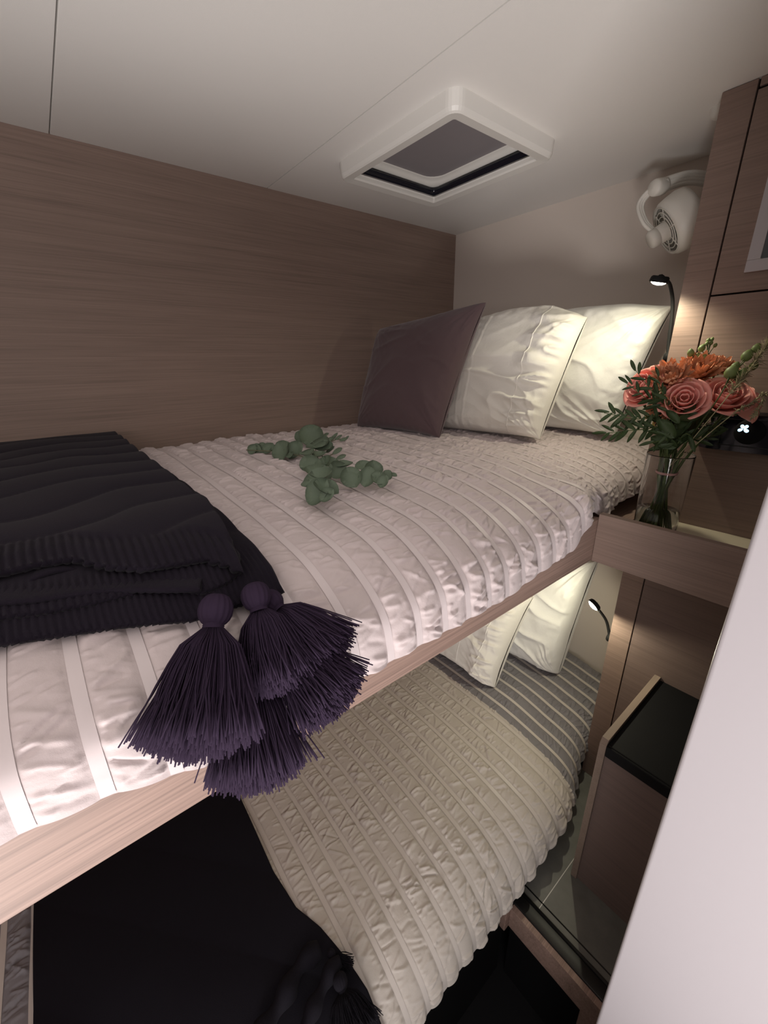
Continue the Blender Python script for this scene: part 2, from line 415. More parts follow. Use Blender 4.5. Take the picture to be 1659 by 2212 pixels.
# ------------------------------------------------------------------ quilts
PITCHR = 0.0583
def quilt(name, prof, x0, x1, dx, ns, xr0, mats, matfn, edge, hemfn, ribmats, label, seed, amp=1.0, hemp=.004):
    pr, Ln = crom(prof, ns)
    t = np.gradient(pr, axis=0); t /= np.linalg.norm(t, axis=1)[:, None]
    nrm = np.stack([-t[:, 1], t[:, 0]], 1)
    if nrm[ns // 4, 1] < 0: nrm = -nrm
    s = np.linspace(0, Ln, ns)
    wy = ss(0.95, 0.40, pr[:, 0])        # how strongly the outer edge follows x
    def surf(X, with_h=True):
        Xg, Sg = np.meshgrid(X, s, indexing='ij')
        sh_, dz = edge(X)
        Y = pr[None, :, 0] + (sh_[:, None]) * wy[None, :]
        Z = pr[None, :, 1] + dz[:, None]
        hem = hemfn(X)
        dn = ss(0.80, 1.0, s / Ln)
        Z = Z + hem[:, None] * dn[None, :]
        U = (Xg - xr0 + 0.0035 * (vn(Xg * 3, Sg * 5, seed + 5) - .5) * 2) / PITCHR
        u = U - np.floor(U); k = np.floor(U)
        u = (u - 0.0) ; q = np.clip((u - 0.125) / 0.75, 0, 1)
        puff = np.sin(np.pi * q) ** 0.7
        edgd = np.minimum(q, 1 - q)
        h = (0.0034 + 0.003 * np.exp(-(s / 0.03) ** 2) + hemp * ss(Ln - .06, Ln, s))[None, :] * puff
        if with_h:
            R = np.random.default_rng(seed); ds = s[1] - s[0]; C = np.zeros_like(h)
            for kk in range(int(k.min()), int(k.max()) + 1):
                c0 = np.searchsorted(X, xr0 + (kk - .15) * PITCHR); c1 = np.searchsorted(X, xr0 + (kk + 1.15) * PITCHR)
                if c1 - c0 < 3: continue
                for big in range(2):
                    n = int(Ln / (0.006 if not big else 0.013))
                    for _ in range(n):
                        s0 = R.random() * Ln; w = (0.0020 + 0.0014 * R.random()) if not big else (0.0025 + 0.0025 * R.random())
                        A = (0.0008 + 0.0016 * R.random()) if not big else (0.0014 + 0.0026 * R.random()) * (1 if R.random() < .75 else -1)
                        sl = R.normal(0, .15 if not big else .32) * PITCHR; cv = R.normal(0, .15) * PITCHR
                        if not big:
                            L_ = .12 + .45 * R.random() ** 2; qa, qb = (0, L_) if R.random() < .5 else (1 - L_, 1)
                        else:
                            qa = max(0, R.random() * .8 - .45); qb = min(1, qa + .6 + .6 * R.random())
                        r0 = max(0, int((s0 - .05) / ds)); r1 = min(len(s), int((s0 + .05) / ds) + 1)
                        qq = q[c0:c1, r0:r1]; ok = (k[c0:c1, r0:r1] == kk)
                        d = Sg[c0:c1, r0:r1] - s0 - sl * (qq - .5) - cv * (qq - .5) ** 2
                        win = ss(qa - .06, qa + .10, qq) * ss(qb + .06, qb - .16, qq) * ok
                        C[c0:c1, r0:r1] += A * np.exp(-(d / w) ** 2) * win
            C = .006 * np.tanh(C / .006)
            h = h + amp * C * np.clip(edgd * 14, 0, 1) * (0.55 + 0.9 * vn(Xg * 8, Sg * 8, seed + 14))
        low = 0.010 * (vn(Xg * 5, Sg * 6, seed + 8) - .5)
        hh = low + (h if with_h else 0)
        P = np.stack([Xg, Y + nrm[None, :, 0] * hh, Z + nrm[None, :, 1] * hh], -1)
        return P
    X = np.arange(x0, x1, dx)
    P = surf(X)
    mi = None
    if matfn is not None:
        mi = np.repeat(matfn(0.5 * (X[1:] + X[:-1]))[:, None], ns - 1, 1)
    q = gridobj(name, P, mats, None, mi)
    tag(q, label, 'quilt')
    k = math.ceil((x0 - xr0) / PITCHR)
    while xr0 + k * PITCHR < x1 - 0.01:
        xc = xr0 + k * PITCHR
        if xc > x0 + 0.02:
            xs = xc + np.linspace(-0.0063, 0.0063, 4)
            R = surf(xs, False)[:, ::2]
            wob = 0.0035 * (vn(R[..., 0] * 3, np.repeat(s[None, ::2], 4, 0) * 5, seed + 5) - .5) * 2
            R[..., 0] -= wob
            R += np.stack([np.zeros((len(xs), R.shape[1])), np.broadcast_to(nrm[::2, 0], R.shape[:2]) * 0.0012, np.broadcast_to(nrm[::2, 1], R.shape[:2]) * 0.0012], -1)
            rb = gridobj('ribbon', R, ribmats, q)
        k += 1
    return q, surf, s, pr
up_prof = [(1.518, -.300), (1.512, -.268), (1.48, -.250), (1.2, -.246), (.95, -.248), (.75, -.254), (.62, -.264), (.51, -.284), (.435, -.318), (.395, -.355), (.383, -.395), (.380, -.42)]
def up_edge(X): return 0.005 + 0.032 * ss(0.92, 0.99, X) + 0.045 * ss(1.0, 1.28, X), -0.006 * ss(0.9, 1.3, X) - 0.0 * X
def up_hem(X):
    base = np.interp(X, [-.35, -.116, -.035, .044, .26, .41, .612, .713, .852, .911, .96, 1.0, 1.06, 1.3, 1.7], [.050, .042, .030, .006, .004, .0, -.008, .002, .012, .052, .068, .062, .03, .025, .03])
    return base
quilt_up, surf_up, s_up, pr_up = quilt('quilt', up_prof, -0.42, 1.655, 0.0036, 700, -0.097, [M_q1], None, up_edge, up_hem, [M_rib1],
    'pale pink-white ruched quilt with satin ribbons, covering the upper bunk', 3, 1.15, .0005)
lo_prof = [(1.518, -1.36), (1.512, -1.318), (1.48, -1.300), (1.2, -1.296), (.95, -1.292), (.75, -1.292), (.60, -1.300), (.50, -1.316), (.43, -1.345), (.38, -1.385), (.352, -1.43), (.343, -1.475)]
def lo_edge(X): return 0.0 + 0.085 * ss(0.98, 1.33, X), -0.004 * ss(0.9, 1.3, X)
def lo_hem(X): return np.interp(X, [-.6, .2, .5, .72, .9, 1.2, 1.7], [.0, .0, .008, .0, .03, .05, .06])
quilt_lo, surf_lo, s_lo, pr_lo = quilt('quilt', lo_prof, -0.56, 1.655, 0.0036, 700, -0.085, [M_q2, M_q3], lambda X: ((X > 1.095) | (X < -0.27)).astype(int), lo_edge, lo_hem, [M_rib2],
    'cream ruched quilt with a grey head end, covering the lower bunk', 11, 1.35, .004)
def height_up(x, y): return float(np.interp(-y, -pr_up[12:, 0], pr_up[12:, 1]))
def height_lo(x, y): return float(np.interp(-y, -pr_lo[12:, 0], pr_lo[12:, 1]))

# ------------------------------------------------------------------ lower bunk frame and step
lb = empty('lower_bunk', (0.3, 0.9, -1.9), 'lower bunk base with a dark front and a wood corner post', 'bunk')
boxobj('base', (-2.0, 0.742, 0.372, YW - 0.001, -1.899, -1.50), M_black, lb)
boxobj('base', (0.742, XE - 0.001, 0.445, YW - 0.001, -1.899, -1.50), M_black, lb)
bm = bmesh.new(); box(bm, 0.716, 0.7415, 0.352, 0.3715, -1.627, -1.44, 0.003)
for k in range(2): box(bm, 0.7412, 0.7428, 0.356 + k * .007, 0.359 + k * .007, -1.627, -1.44)
obj('corner_post', bm, M_woodx, lb)
bm = bmesh.new(); box(bm, -1.6, XE - 0.003, 0.50, YW - 0.012, -1.499, -1.365, 0.02, 3)
tag(obj('mattress', bm, M_p2), 'lower bunk mattress under the cream and grey quilt', 'mattress')
stp = empty('raised_step', (0.9, 0.2, -1.533), 'low raised grey step with black sill in front of cabinet', 'step')
boxobj('tread', (0.79, XCAB - 0.0005, -0.7, 0.4445, -1.553, -1.533), M_grey, stp)
boxobj('joint_line', (0.79, 1.2, 0.2965, 0.2985, -1.5335, -1.5322), M_plastic, stp)
bm = bmesh.new(); box(bm, 0.752, 0.790, -0.7, 0.4445, -1.548, -1.530, 0.004, 3); obj('sill', bm, M_sill, stp, True)
mb = MB(); mb.tube([(0.793, -0.7, -1.531), (0.793, 0.4445, -1.531)], 0.005, 10); mb.tube([(0.818, -0.7, -1.533), (0.818, 0.4445, -1.533)], 0.002, 8)
obj('sill_bead', (mb.v, mb.f), M_sill, stp, True)
boxobj('riser_rail', (0.735, 0.752, -0.7, 0.3518, -1.620, -1.534), M_woodx, stp, 0.001)
boxobj('riser_stile', (0.735, 0.752, -0.7, 0.128, -1.899, -1.620), M_woodx, stp, 0.001)
boxobj('riser_panel', (0.752, 0.760, 0.10, 0.3518, -1.899, -1.60), M_black, stp)
# step box against the cabinet
sb = empty('step_box', (1.15, 0.1, -1.533), 'tall wood step box with black non-slip tread against the cabinet', 'step')
pts = [(XCAB - .0005, -.958), (0.965, -.958), (0.955, -.972), (0.955, -1.533), (XCAB - .0005, -1.533)]
bm = bmesh.new(); A = [bm.verts.new((x, .283, z)) for x, z in pts]; B = [bm.verts.new((x, .266, z)) for x, z in pts]
bm.faces.new(A); bm.faces.new(B[::-1])
for k in range(5): bm.faces.new((A[k], A[(k + 1) % 5], B[(k + 1) % 5], B[k]))
obj('side_panel', bm, M_edge, sb)
boxobj('riser', (0.962, 0.978, -0.7, 0.2658, -1.533, -0.992), M_woodz, sb)
boxobj('tread', (0.958, XCAB - .0005, -0.7, 0.2655, -0.992, -0.968), M_black, sb, 0.003)
boxobj('tread_lip', (0.952, 0.962, -0.7, 0.2655, -1.004, -0.970), M_black, sb, 0.003)

# ------------------------------------------------------------------ reading lamps
def reading_lamp(head, kind_, neck, label, power, aim):
    """black gooseneck lamp fixed to the cabinet side"""
    t = empty('reading_lamp', neck[0], label, 'lamp')
    mb = MB()
    cr, _ = crom(neck, 24)
    mb.tube(cr, np.linspace(0.0052, 0.0042, 24), 10); mb.build('gooseneck', M_lampb, t)
    mb = MB(); b0 = neck[0]
    mb.lathe((b0[0], YCAB, b0[2]), [(0.014, 0.0), (0.014, 0.008), (0.011, 0.012), (0.0, 0.012)], (0, 1, 0), 20); mb.build('mount', M_lampb, t)
    a = np.array(aim, float); a /= np.linalg.norm(a)
    mb = MB()
    mb.lathe(head, [(0.0, -.010), (0.017, -.010), (0.0205, -.007), (0.0215, 0.0), (0.0215, .004), (0.019, .004), (0.018, 0.001), (0.0, 0.001)], a, 28)
    e = cr[-1]; d = (head - e); mb.tube([e, e + d * .5, head - a * .004], [0.0042, 0.008, 0.010], 10)
    mb.build('head', M_lampb, t)
    mb = MB(); mb.lathe(head + a * .001, [(0.0182, 0.0), (0.016, .005), (0.010, .008), (0.0, .0095)], a, 24); mb.build('led_lens', M_led, t)
    l = bpy.data.lights.new('lamp_light', kind_); l.energy = power; l.color = (1.0, 0.94, 0.70); l.shadow_soft_size = 0.008
    if kind_ == 'SPOT': l.spot_size = math.radians(172); l.spot_blend = 0.6
    lo = bpy.data.objects.new('lamp_light', l); COL.objects.link(lo)
    p = head + a * (.016 if kind_ == 'SPOT' else .0115)
    lo.location = p; lo.rotation_euler = Vector(a).to_track_quat('-Z', 'Y').to_euler()
    attach(lo, t); tag(lo, kind='helper')
    return t
def nk(pl): return [on_plane(x, y, 1, yv) for x, y, yv in pl]
h1 = on_plane(1424, 606, 1, .462); LAMP_UP = h1
n1 = nk([(1443, 772, .4385), (1445, 740, .447), (1451, 690, .452), (1453, 650, .456), (1448, 618, .460), (1441, 606, .461)])
reading_lamp(h1, 'SPOT', n1, 'upper black gooseneck reading lamp, lit, beside the back white pillow', 3.5, (0.05, 0.25, -1.0))
h2 = on_plane(1283, 1307, 1, .474); LAMP_LO = h2
n2 = nk([(1317, 1378, .4385), (1315, 1362, .448), (1310, 1342, .458), (1301, 1327, .466), (1293, 1317, .471)])
reading_lamp(h2, 'POINT', n2, 'lower black gooseneck reading lamp, lit, under the shelf', 5.0, (-0.58, 0.32, -0.45))

# ------------------------------------------------------------------ pillows
def pillow(name, TL, TR, BR, BL, th, mt, label, seed, face, nu=120, nv=120, wr=1.0, pinch=0.06, hem=None, group=None, power=0.36, sag=0.0, crown=0.0, flange=0.0):
    """front and back bulge around a quad of corners; wrinkles radiate from corners; face = unit-ish front normal"""
    TL, TR, BR, BL = (np.array(p, float) for p in (TL, TR, BR, BL))
    n = np.cross(TR - TL, BL - TL); n /= np.linalg.norm(n)
    if n @ np.array(face) < 0: n = -n
    u = np.linspace(0, 1, nu); v = np.linspace(0, 1, nv)
    # denser near edges
    u = .5 - .5 * np.cos(np.pi * u); v = .5 - .5 * np.cos(np.pi * v)
    U, V = np.meshgrid(u, v, indexing='ij')
    a, b = 2 * U - 1, 2 * V - 1
    # edges bow inward, leaving pointed corners
    U2 = .5 + .5 * a * (1 - pinch * (1 - b * b)); V2 = .5 + .5 * b * (1 - pinch * (1 - a * a))
    P = (TL[None, None] * ((1 - U2) * (1 - V2))[..., None] + TR[None, None] * (U2 * (1 - V2))[..., None] + BR[None, None] * (U2 * V2)[..., None] + BL[None, None] * ((1 - U2) * V2)[..., None])
    P = P + ((TL + TR - BL - BR) / 2)[None, None] * (crown * ss(.1, .55, U) * ss(1.02, .72, U) * (1 - V) ** 2)[..., None]
    env = (np.clip((1 - a * a), 0, 1) * np.clip((1 - b * b), 0, 1)) ** power
    d1 = np.hypot(U, V); d2 = np.hypot(1 - U, V); d3 = np.hypot(1 - U, 1 - V); d4 = np.hypot(U, 1 - V)
    wk = 0
    for i, (d, ang) in enumerate(((d1, np.arctan2(V, U)), (d2, np.arctan2(V, 1 - U)), (d3, np.arctan2(1 - V, 1 - U)), (d4, np.arctan2(1 - V, U)))):
        wk = wk + np.exp(-d * 3.5) * (1 - np.abs(2 * vn(ang * 6 + i * 3, d * 2.5, seed + i) - 1)) * np.clip(d * 5, 0, 1)
    ed = np.minimum.reduce([U, 1 - U, V, 1 - V])
    ew = np.exp(-ed * 14) * np.clip(ed * 30, 0, 1) * vn(U * 26, V * 26, seed + 7)
    fold = (1 - np.abs(2 * vn(U * 2.2 + V * 1.0, V * 7 - U * 2 + 2 * vn(U * 3, V * 3, seed + 4), seed + 9) - 1)) ** 2.5
    h = th * env + wr * (0.016 * wk + 0.010 * ew + 0.012 * fold * env) - sag * env * (1 - V)
    if flange > 0: h = h + flange * ss(.70, .86, U) * ss(1.0, .94, U) * (1 - np.abs(2 * vn(V * 17 + U * 2, U * 4, seed + 13) - 1)) ** 1.5
    F = P + n * h[..., None]
    B = P - n * (th * .8 * env)[..., None]
    vs = np.concatenate([F.reshape(-1, 3), B.reshape(-1, 3)])
    fs = []
    for i in range(nu - 1):
        for j in range(nv - 1):
            k = i * nv + j
            fs.append((k, k + nv, k + nv + 1, k + 1)); k2 = k + nu * nv
            fs.append((k2, k2 + 1, k2 + nv + 1, k2 + nv))
    bm = None
    o = obj(name, (vs, fs), mt, None, True)
    bmx = bmesh.new(); bmx.from_mesh(o.data); bmesh.ops.remove_doubles(bmx, verts=bmx.verts, dist=0.0008); bmesh.ops.recalc_face_normals(bmx, faces=bmx.faces)
    bmx.to_mesh(o.data); bmx.free()
    o.data.polygons.foreach_set('use_smooth', [True] * len(o.data.polygons))
    tag(o, label, 'pillow', group)
    return o, F, n
ZP = -0.250
pil1, F1, N1 = pillow('cushion', (1.115, 1.405, .122), (1.205, .955, .178), (1.035, .985, ZP), (.975, 1.385, ZP), .075, M_p1,
    'square dark mauve velvet cushion leaning on the white pillows, nearest the wood wall', 21, (-1, -.3, 0), wr=.5, pinch=.05)
pil1['category'] = 'cushion'
pil2, F2, N2 = pillow('pillow', (1.31, 1.18, .130), (1.36, .685, .118), (1.235, .725, ZP + .004), (1.20, 1.18, ZP), .105, M_p2,
    'white pintucked pillow with a flanged hem, between mauve cushion and back pillow', 31, (-1, -.3, 0), wr=1.1, pinch=.02, nu=160, nv=160, crown=.10, flange=.022)
pil3, F3, N3 = pillow('pillow', (1.50, 1.02, .165), (1.475, .495, .138), (1.50, .600, ZP), (1.46, 1.02, ZP), .085, M_p3,
    'plain white pillow at the back, against the end wall by the upper lamp', 41, (-1, -.2, 0), wr=1.4, pinch=.04, nu=160, nv=160, crown=.04)
# pintuck lines and hem flange on the middle pillow
def stripe(F, n, ufrac, w, mt, nm, par, offs=.0015):
    nu = F.shape[0]; uu = .5 - .5 * np.cos(np.pi * np.linspace(0, 1, nu))
    cols = []
    for du_ in (-w, -w * .3, w * .3, w):
        i = np.interp(ufrac + du_, uu, np.arange(nu)); i0 = int(i); f = i - i0
        hgt = offs if abs(du_) < w * .9 else -0.0005
        cols.append(F[i0] * (1 - f) + F[min(i0 + 1, nu - 1)] * f + n * hgt)
    return gridobj(nm, np.stack(cols)[:, 2:-2], mt, par)
for uf in (.26, .33, .40): stripe(F2, N2, uf, .020, M_p2, 'pintuck', pil2)
stripe(F2, N2, .80, .006, M_p2, 'hem_stitching', pil2, .0025)
pil4, F4, N4 = pillow('pillow', (1.36, 1.22, -.90), (1.375, .755, -.915), (1.195, .775, -1.288), (1.175, 1.22, -1.288), .10, M_p2,
    'cream pintucked pillow on the lower bunk, leaning in front', 51, (-1, -.4, 0), wr=1.8, pinch=.05, nu=160, nv=160, power=.3, flange=.018)
pil5, F5, N5 = pillow('pillow', (1.55, 1.02, -.74), (1.545, .600, -.745), (1.475, .648, -1.286), (1.44, 1.02, -1.286), .12, M_p3,
    'tall plump white pillow on the lower bunk, standing against the end wall', 61, (-1, -.4, 0), wr=1.6, pinch=.03, nu=160, nv=160, power=.27)
for uf in (.62, .85): stripe(F4, N4, uf, .008, M_p2, 'pintuck', pil4, .002)

# ------------------------------------------------------------------ throws
def sheet(name, P, th, mt, parent):
    """give a surface grid P thickness th along z-ish normals and closed edges"""
    dU = np.gradient(P, axis=0); dV = np.gradient(P, axis=1); N = np.cross(dU, dV); N /= np.linalg.norm(N, axis=-1)[..., None] + 1e-12
    if N[..., 2].mean() < 0: N = -N
    Q = P - N * th; n, mm = P.shape[:2]
    vs = np.concatenate([P.reshape(-1, 3), Q.reshape(-1, 3)]); o2 = n * mm; fs = []
    for i in range(n - 1):
        for j in range(mm - 1):
            k = i * mm + j; fs.append((k, k + mm, k + mm + 1, k + 1)); fs.append((o2 + k, o2 + k + 1, o2 + k + mm + 1, o2 + k + mm))
    for i in range(n - 1):
        for j in (0, mm - 1):
            k = i * mm + j; fs.append((k, k + mm, o2 + k + mm, o2 + k))
    for j in range(mm - 1):
        for i in (0, n - 1):
            k = i * mm + j; fs.append((k, k + 1, o2 + k + 1, o2 + k))
    bm = bmesh.new(); V = [bm.verts.new(v) for v in vs]
    for f in fs: bm.faces.new([V[i] for i in f])
    return obj(name, bm, mt, parent, True)
def layer(xl, xr_fn, yn_fn, ztop, nx, ny, wave, hemw=0.0, ylim=1.50, seed=0, base=height_up, ribs=70.0, diag=0.0, cable=.0045, sp=19.0):
    """cloth layer lying over a bed: xr_fn(t) right edge along t (0 wall .. 1 near edge), yn_fn(x) near edge"""
    A = np.linspace(0, 1, nx); T = np.linspace(0, 1, ny)
    a, t = np.meshgrid(A, T, indexing='ij')
    X = xl + (xr_fn(t) - xl) * a
    Y = ylim + (yn_fn(X) - ylim) * t
    Z0 = np.interp(-Y, -pr_up[10:, 0], pr_up[10:, 1]) if base is height_up else np.interp(-Y, -pr_lo[10:, 0], pr_lo[10:, 1])
    d_near = (Y - yn_fn(X))
    ph = Y * sp + X * diag + 0.5 * np.sin(X * 17 + Y * 4) + 1.3 * vn(X * 7, Y * 5, seed) + .5 * vn(X * 16, Y * 9, seed + 1)
    cab = (np.abs(np.sin(ph * np.pi / 2)) ** .6) * cable
    rib = (0.5 + .5 * np.sin(X * ribs * 2 * np.pi)) ** .7 * .0036
    if hemw > 0:
        k = ss(hemw, hemw * .75, d_near)
        h = cab * (1 - k) + (rib + .001) * k
    else: h = cab
    h = h + wave * (vn(X * 5, Y * 6, seed + 3) - .5)
    drop = ss(0.03, 0.0, d_near)
    return np.stack([X, Y, Z0 + ztop + h - 0.006 * drop], -1)
thr = empty('throw_blanket', (0, 0.9, -0.24), 'dark plum knitted throw with big tassels, folded across the upper bunk', 'blanket')
def lin(p0, p1): return lambda x: p0[1] + (p1[1] - p0[1]) * (x - p0[0]) / (p1[0] - p0[0])
# near edges as (x, y) on the bed
def on_bed(px, py, zt, pr=None):
    pr = pr_up if pr is None else pr
    d = FWD + RIGHT * ((px - W_ / 2) / FPX) + DOWN * ((py - H_ / 2) / FPX); lo, hi = .2, 6.0
    f = lambda t: (d * t)[2] - (np.interp(-(d * t)[1], -pr[30:, 0], pr[30:, 1]) + zt)
    for _ in range(50):
        md = (lo + hi) / 2
        if f(md) > 0: lo = md
        else: hi = md
    return d * lo
def edge_fn(pixels, z):
    q = np.array([on_bed(a, b, z) for a, b in pixels]); q = q[np.argsort(q[:, 0])]
    xs, ys = q[:, 0], q[:, 1]
    m0 = (ys[1] - ys[0]) / (xs[1] - xs[0])
    xs = np.r_[xs[0] - 1.0, xs]; ys = np.r_[ys[0] - m0 * 1.0 * .6, ys]
    return lambda x: np.interp(x, xs, ys)
def right_fn(pixels, z, pr=None):
    q = np.array([on_bed(a, b, z, pr) for a, b in pixels]); yy = q[:, 1]; xx = q[:, 0]
    o = np.argsort(yy)
    return lambda y: np.interp(y, yy[o], xx[o])
def mk(nm, rpix, npix, z, ztop, nx, ny, wave, hemw, seed, thick, ribs=70.0, xl=-.55, cable=.0045):
    rf = right_fn(rpix, z); nf = edge_fn(npix, z)
    ynr = nf(0.15)
    f = lambda t: rf(1.50 + (ynr - 1.50) * t)
    P = layer(xl, f, nf, ztop, nx, ny, wave, hemw, 1.50, seed, height_up, ribs, 0.0, cable)
    return sheet(nm, P, thick, M_throw, thr)
mk('bottom_layer', [(288, 975), (400, 1052), (470, 1110), (530, 1170), (585, 1230), (612, 1285)], [(0, 1395), (120, 1378), (250, 1360), (330, 1352), (420, 1345), (500, 1318), (560, 1300), (612, 1285)],        .020, .027, 330, 110, .004, .09, 2, .007, 140.0)
mk('middle_layer', [(286, 972), (370, 1040), (420, 1075), (470, 1120), (500, 1175), (520, 1230)], [(0, 1342), (110, 1328), (200, 1312), (285, 1290), (330, 1275), (400, 1285), (440, 1290), (490, 1270), (520, 1245)], .030, .038, 330, 110, .006, .05, 5, .007, 130.0)
mk('top_layer', [(284, 970), (340, 1010), (400, 1055), (450, 1095), (490, 1160), (528, 1243)], [(0, 1248), (90, 1226), (160, 1216), (230, 1232), (310, 1236), (400, 1222), (440, 1214), (490, 1225), (528, 1243)], .050, .057, 420, 190, .012, .065, 8, .008, 105.0, cable=.0075)
# curled fold between the layers at the near side
mb = MB()
c0 = on_bed(75, 1262, .036)
cur = []
for k in range(26):
    th_ = k / 25 * 2.1 * math.pi; r = .020 - .010 * k / 25
    cur.append((c0[0] + .016 + r * 1.5 * math.cos(th_), c0[1], c0[2] + .001 + r * .62 * math.sin(th_)))
cur = np.array(cur); L_ = []
for dy in np.linspace(-.004, .16, 12): L_.append(cur + np.array([-.10 * dy, dy, 0]))
sheet('curled_fold', np.stack(L_), .004, M_throw, thr)
def fold(nm, pix_a, pix_b, z0, zr, depth, seed):
    """rolled edge of a fold: half-round lip running between two pixels"""
    a = on_bed(*pix_a, z0); b = on_bed(*pix_b, z0); n = 60; R = []
    d = (b - a) / np.linalg.norm(b - a); back = np.array([-d[1], d[0], 0]); back = back if back[1] > 0 else -back
    for k in range(n):
        f = k / (n - 1); p = a + (b - a) * f + np.array([0, .006 * math.sin(f * 9 + seed), 0]); row = []
        for j in range(15):
            if j < 5: q = p + back * depth * (1 - j / 5) + np.array([0, 0, zr])
            elif j < 10:
                th_ = math.pi / 2 - math.pi * (j - 5) / 4.0; q = p - back * zr * math.cos(th_) + np.array([0, 0, zr * math.sin(th_)])
            else: q = p + back * depth * ((j - 9) / 5) + np.array([0, 0, -zr])
            row.append(q + np.array([0, 0, .0012 * math.sin(f * 2 * math.pi * 30)]))
        R.append(row)
    return sheet(nm, np.array(R), .0035, M_throw, thr)
fold('folded_edge', (-160, 1345), (288, 1280), .030, .005, .03, 1)
fold('folded_edge', (-160, 1308), (430, 1268), .042, .004, .03, 2)
def tassel(parent, head, tip, spread, nst, seed, mt_y=M_yarn, rh=.017, r_st=.0009, flare=(1, 1), headlabel=None, bow=0.02):
    """big yarn tassel: wrapped head, neck, and a skirt of separate strands"""
    R = random.Random(seed); head = np.array(head); tip = np.array(tip)
    ax = tip - head; Lh = np.linalg.norm(ax); ax /= Lh
    u = np.cross(ax, np.array([0, 0, 1.0]) if abs(ax[2]) < .85 else FWD); u /= np.linalg.norm(u); w = np.cross(ax, u)
    # orient: u across the view, w towards the camera
    u = RIGHT - ax * (RIGHT @ ax); u /= np.linalg.norm(u); w = np.cross(ax, u); w = w if w @ FWD < 0 else -w
    t = obj('tassel', ([], []), mt_y, parent)
    mb = MB(); prof = []
    for k in range(11):
        f = k / 10; th_ = math.pi * f
        prof.append((rh * math.sin(th_) ** .75 * (1 if f < .6 else 1 - .0 * f) + .001, -rh * 1.05 * math.cos(th_)))
    seg = 64; vs = []; fs = []
    for (r, h) in prof:
        for k in range(seg):
            th_ = 2 * math.pi * k / seg; rr = r * (1 + .035 * math.cos(th_ * 16))
            vs.append(head + ax * h + rr * (math.cos(th_) * u + math.sin(th_) * w))
    for i in range(len(prof) - 1):
        for k in range(seg): fs.append((i * seg + k, i * seg + (k + 1) % seg, (i + 1) * seg + (k + 1) % seg, (i + 1) * seg + k))
    mb.add(vs, fs)
    nk_ = head + ax * rh * 1.0
    for k in range(3): mb.lathe(nk_ + ax * (k - 1) * .0018, [(rh * .62, -.001), (rh * .68, 0), (rh * .62, .001)], ax, 24)
    # tassel head is the tassel's own mesh
    me = t.data; me.clear_geometry(); me.from_pydata(mb.v, [], mb.f); me.polygons.foreach_set('use_smooth', [True] * len(me.polygons)); me.update()
    sk = MB(); n0 = nk_; Ls = Lh - rh
    for i in range(nst):
        th_ = R.random() * 2 * math.pi; q = math.sqrt(R.random())
        cu, cw = q * math.cos(th_) * flare[0], q * math.sin(th_) * flare[1]
        ln = Ls * (1 - .16 * q * q) * (0.93 + .12 * R.random()); pts = []
        wob = [(R.random() - .5) * .016 for _ in range(4)]
        stray = 2.2 if R.random() < .05 else 1.0
        for k in range(6):
            f = k / 5; sp_ = rh * .5 * (1 - f) + spread * (.55 * f ** .3 + .45 * f)
            p = n0 + ax * ln * f + u * (cu * sp_ + wob[0] * f * stray + wob[2] * f * f * math.sin(f * 5)) + w * (cw * sp_ + wob[1] * f * stray)
            p = p + np.array([0, 0, -bow * f * f * .5])
            pts.append(p)
        sk.tube(pts, r_st, 3, True)
    s = sk.build('strands', mt_y, t); s['kind'] = 'stuff'
    return t
def T(px, py, y): return on_plane(px, py, 1, y)
def D(px, py, d): return pix(px, py, d)
tassel(thr, D(466, 1318, .452), D(420, 1640, .395), .056, 1500, 1, flare=(1, .8), bow=.0)
tassel(thr, D(553, 1288, .490), D(600, 1500, .452), .040, 900, 2, flare=(1, .6), bow=0, rh=.016)
tassel(thr, D(585, 1300, .515), D(725, 1440, .480), .044, 900, 3, flare=(1, .6), bow=0, rh=.014)
tassel(thr, D(600, 1370, .500), D(738, 1535, .462), .048, 1100, 4, flare=(1, .6), bow=0, rh=.014)
tassel(thr, D(535, 1430, .475), D(560, 1705, .440), .050, 1400, 5, flare=(1, .6), bow=0, rh=.014)

# lower throw
th2 = empty('throw_blanket', (0, 0.9, -1.28), 'almost black knitted throw with fringe, spread across the lower bunk', 'blanket')
rf2 = right_fn([(500, 1680), (590, 1880), (640, 1960), (690, 2000), (745, 2065), (790, 2130)], .012, pr_lo)
nx, ny = 130, 170
A = np.linspace(0, 1, nx); Tt = np.linspace(0, 1, ny); a, t = np.meshgrid(A, Tt, indexing='ij')
idx = np.interp(t, [0, 1], [34, len(pr_lo) - 40])
Yp = np.interp(idx, np.arange(len(pr_lo)), pr_lo[:, 0]); Zp = np.interp(idx, np.arange(len(pr_lo)), pr_lo[:, 1])
Xp = -.315 + (rf2(Yp) + .315) * a
ph = (Xp * .75 + Yp * .66) * 20
hh = .012 + .004 * np.abs(np.sin(ph)) ** .6 + .008 * (vn(Xp * 6, Yp * 6, 3) - .5)
nl = np.gradient(pr_lo, axis=0); nl /= np.linalg.norm(nl, axis=1)[:, None]; nny = np.interp(idx, np.arange(len(pr_lo)), -nl[:, 1]); nnz = np.interp(idx, np.arange(len(pr_lo)), nl[:, 0])
sg = np.sign(nnz.mean()); 
P = np.stack([Xp, Yp + sg * nny * hh, Zp + sg * nnz * hh], -1)
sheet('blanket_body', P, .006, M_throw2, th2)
def roll(nm, pts, r, seed):
    mb = MB(); c, _ = crom(pts, 26); mb.tube(c, [r * (.9 + .25 * math.sin(k * .6 + seed)) for k in range(26)], 16); return mb.build(nm, M_throw2, th2)
fz = lambda px, py, z=-1.262: on_plane(px, py, 2, z)
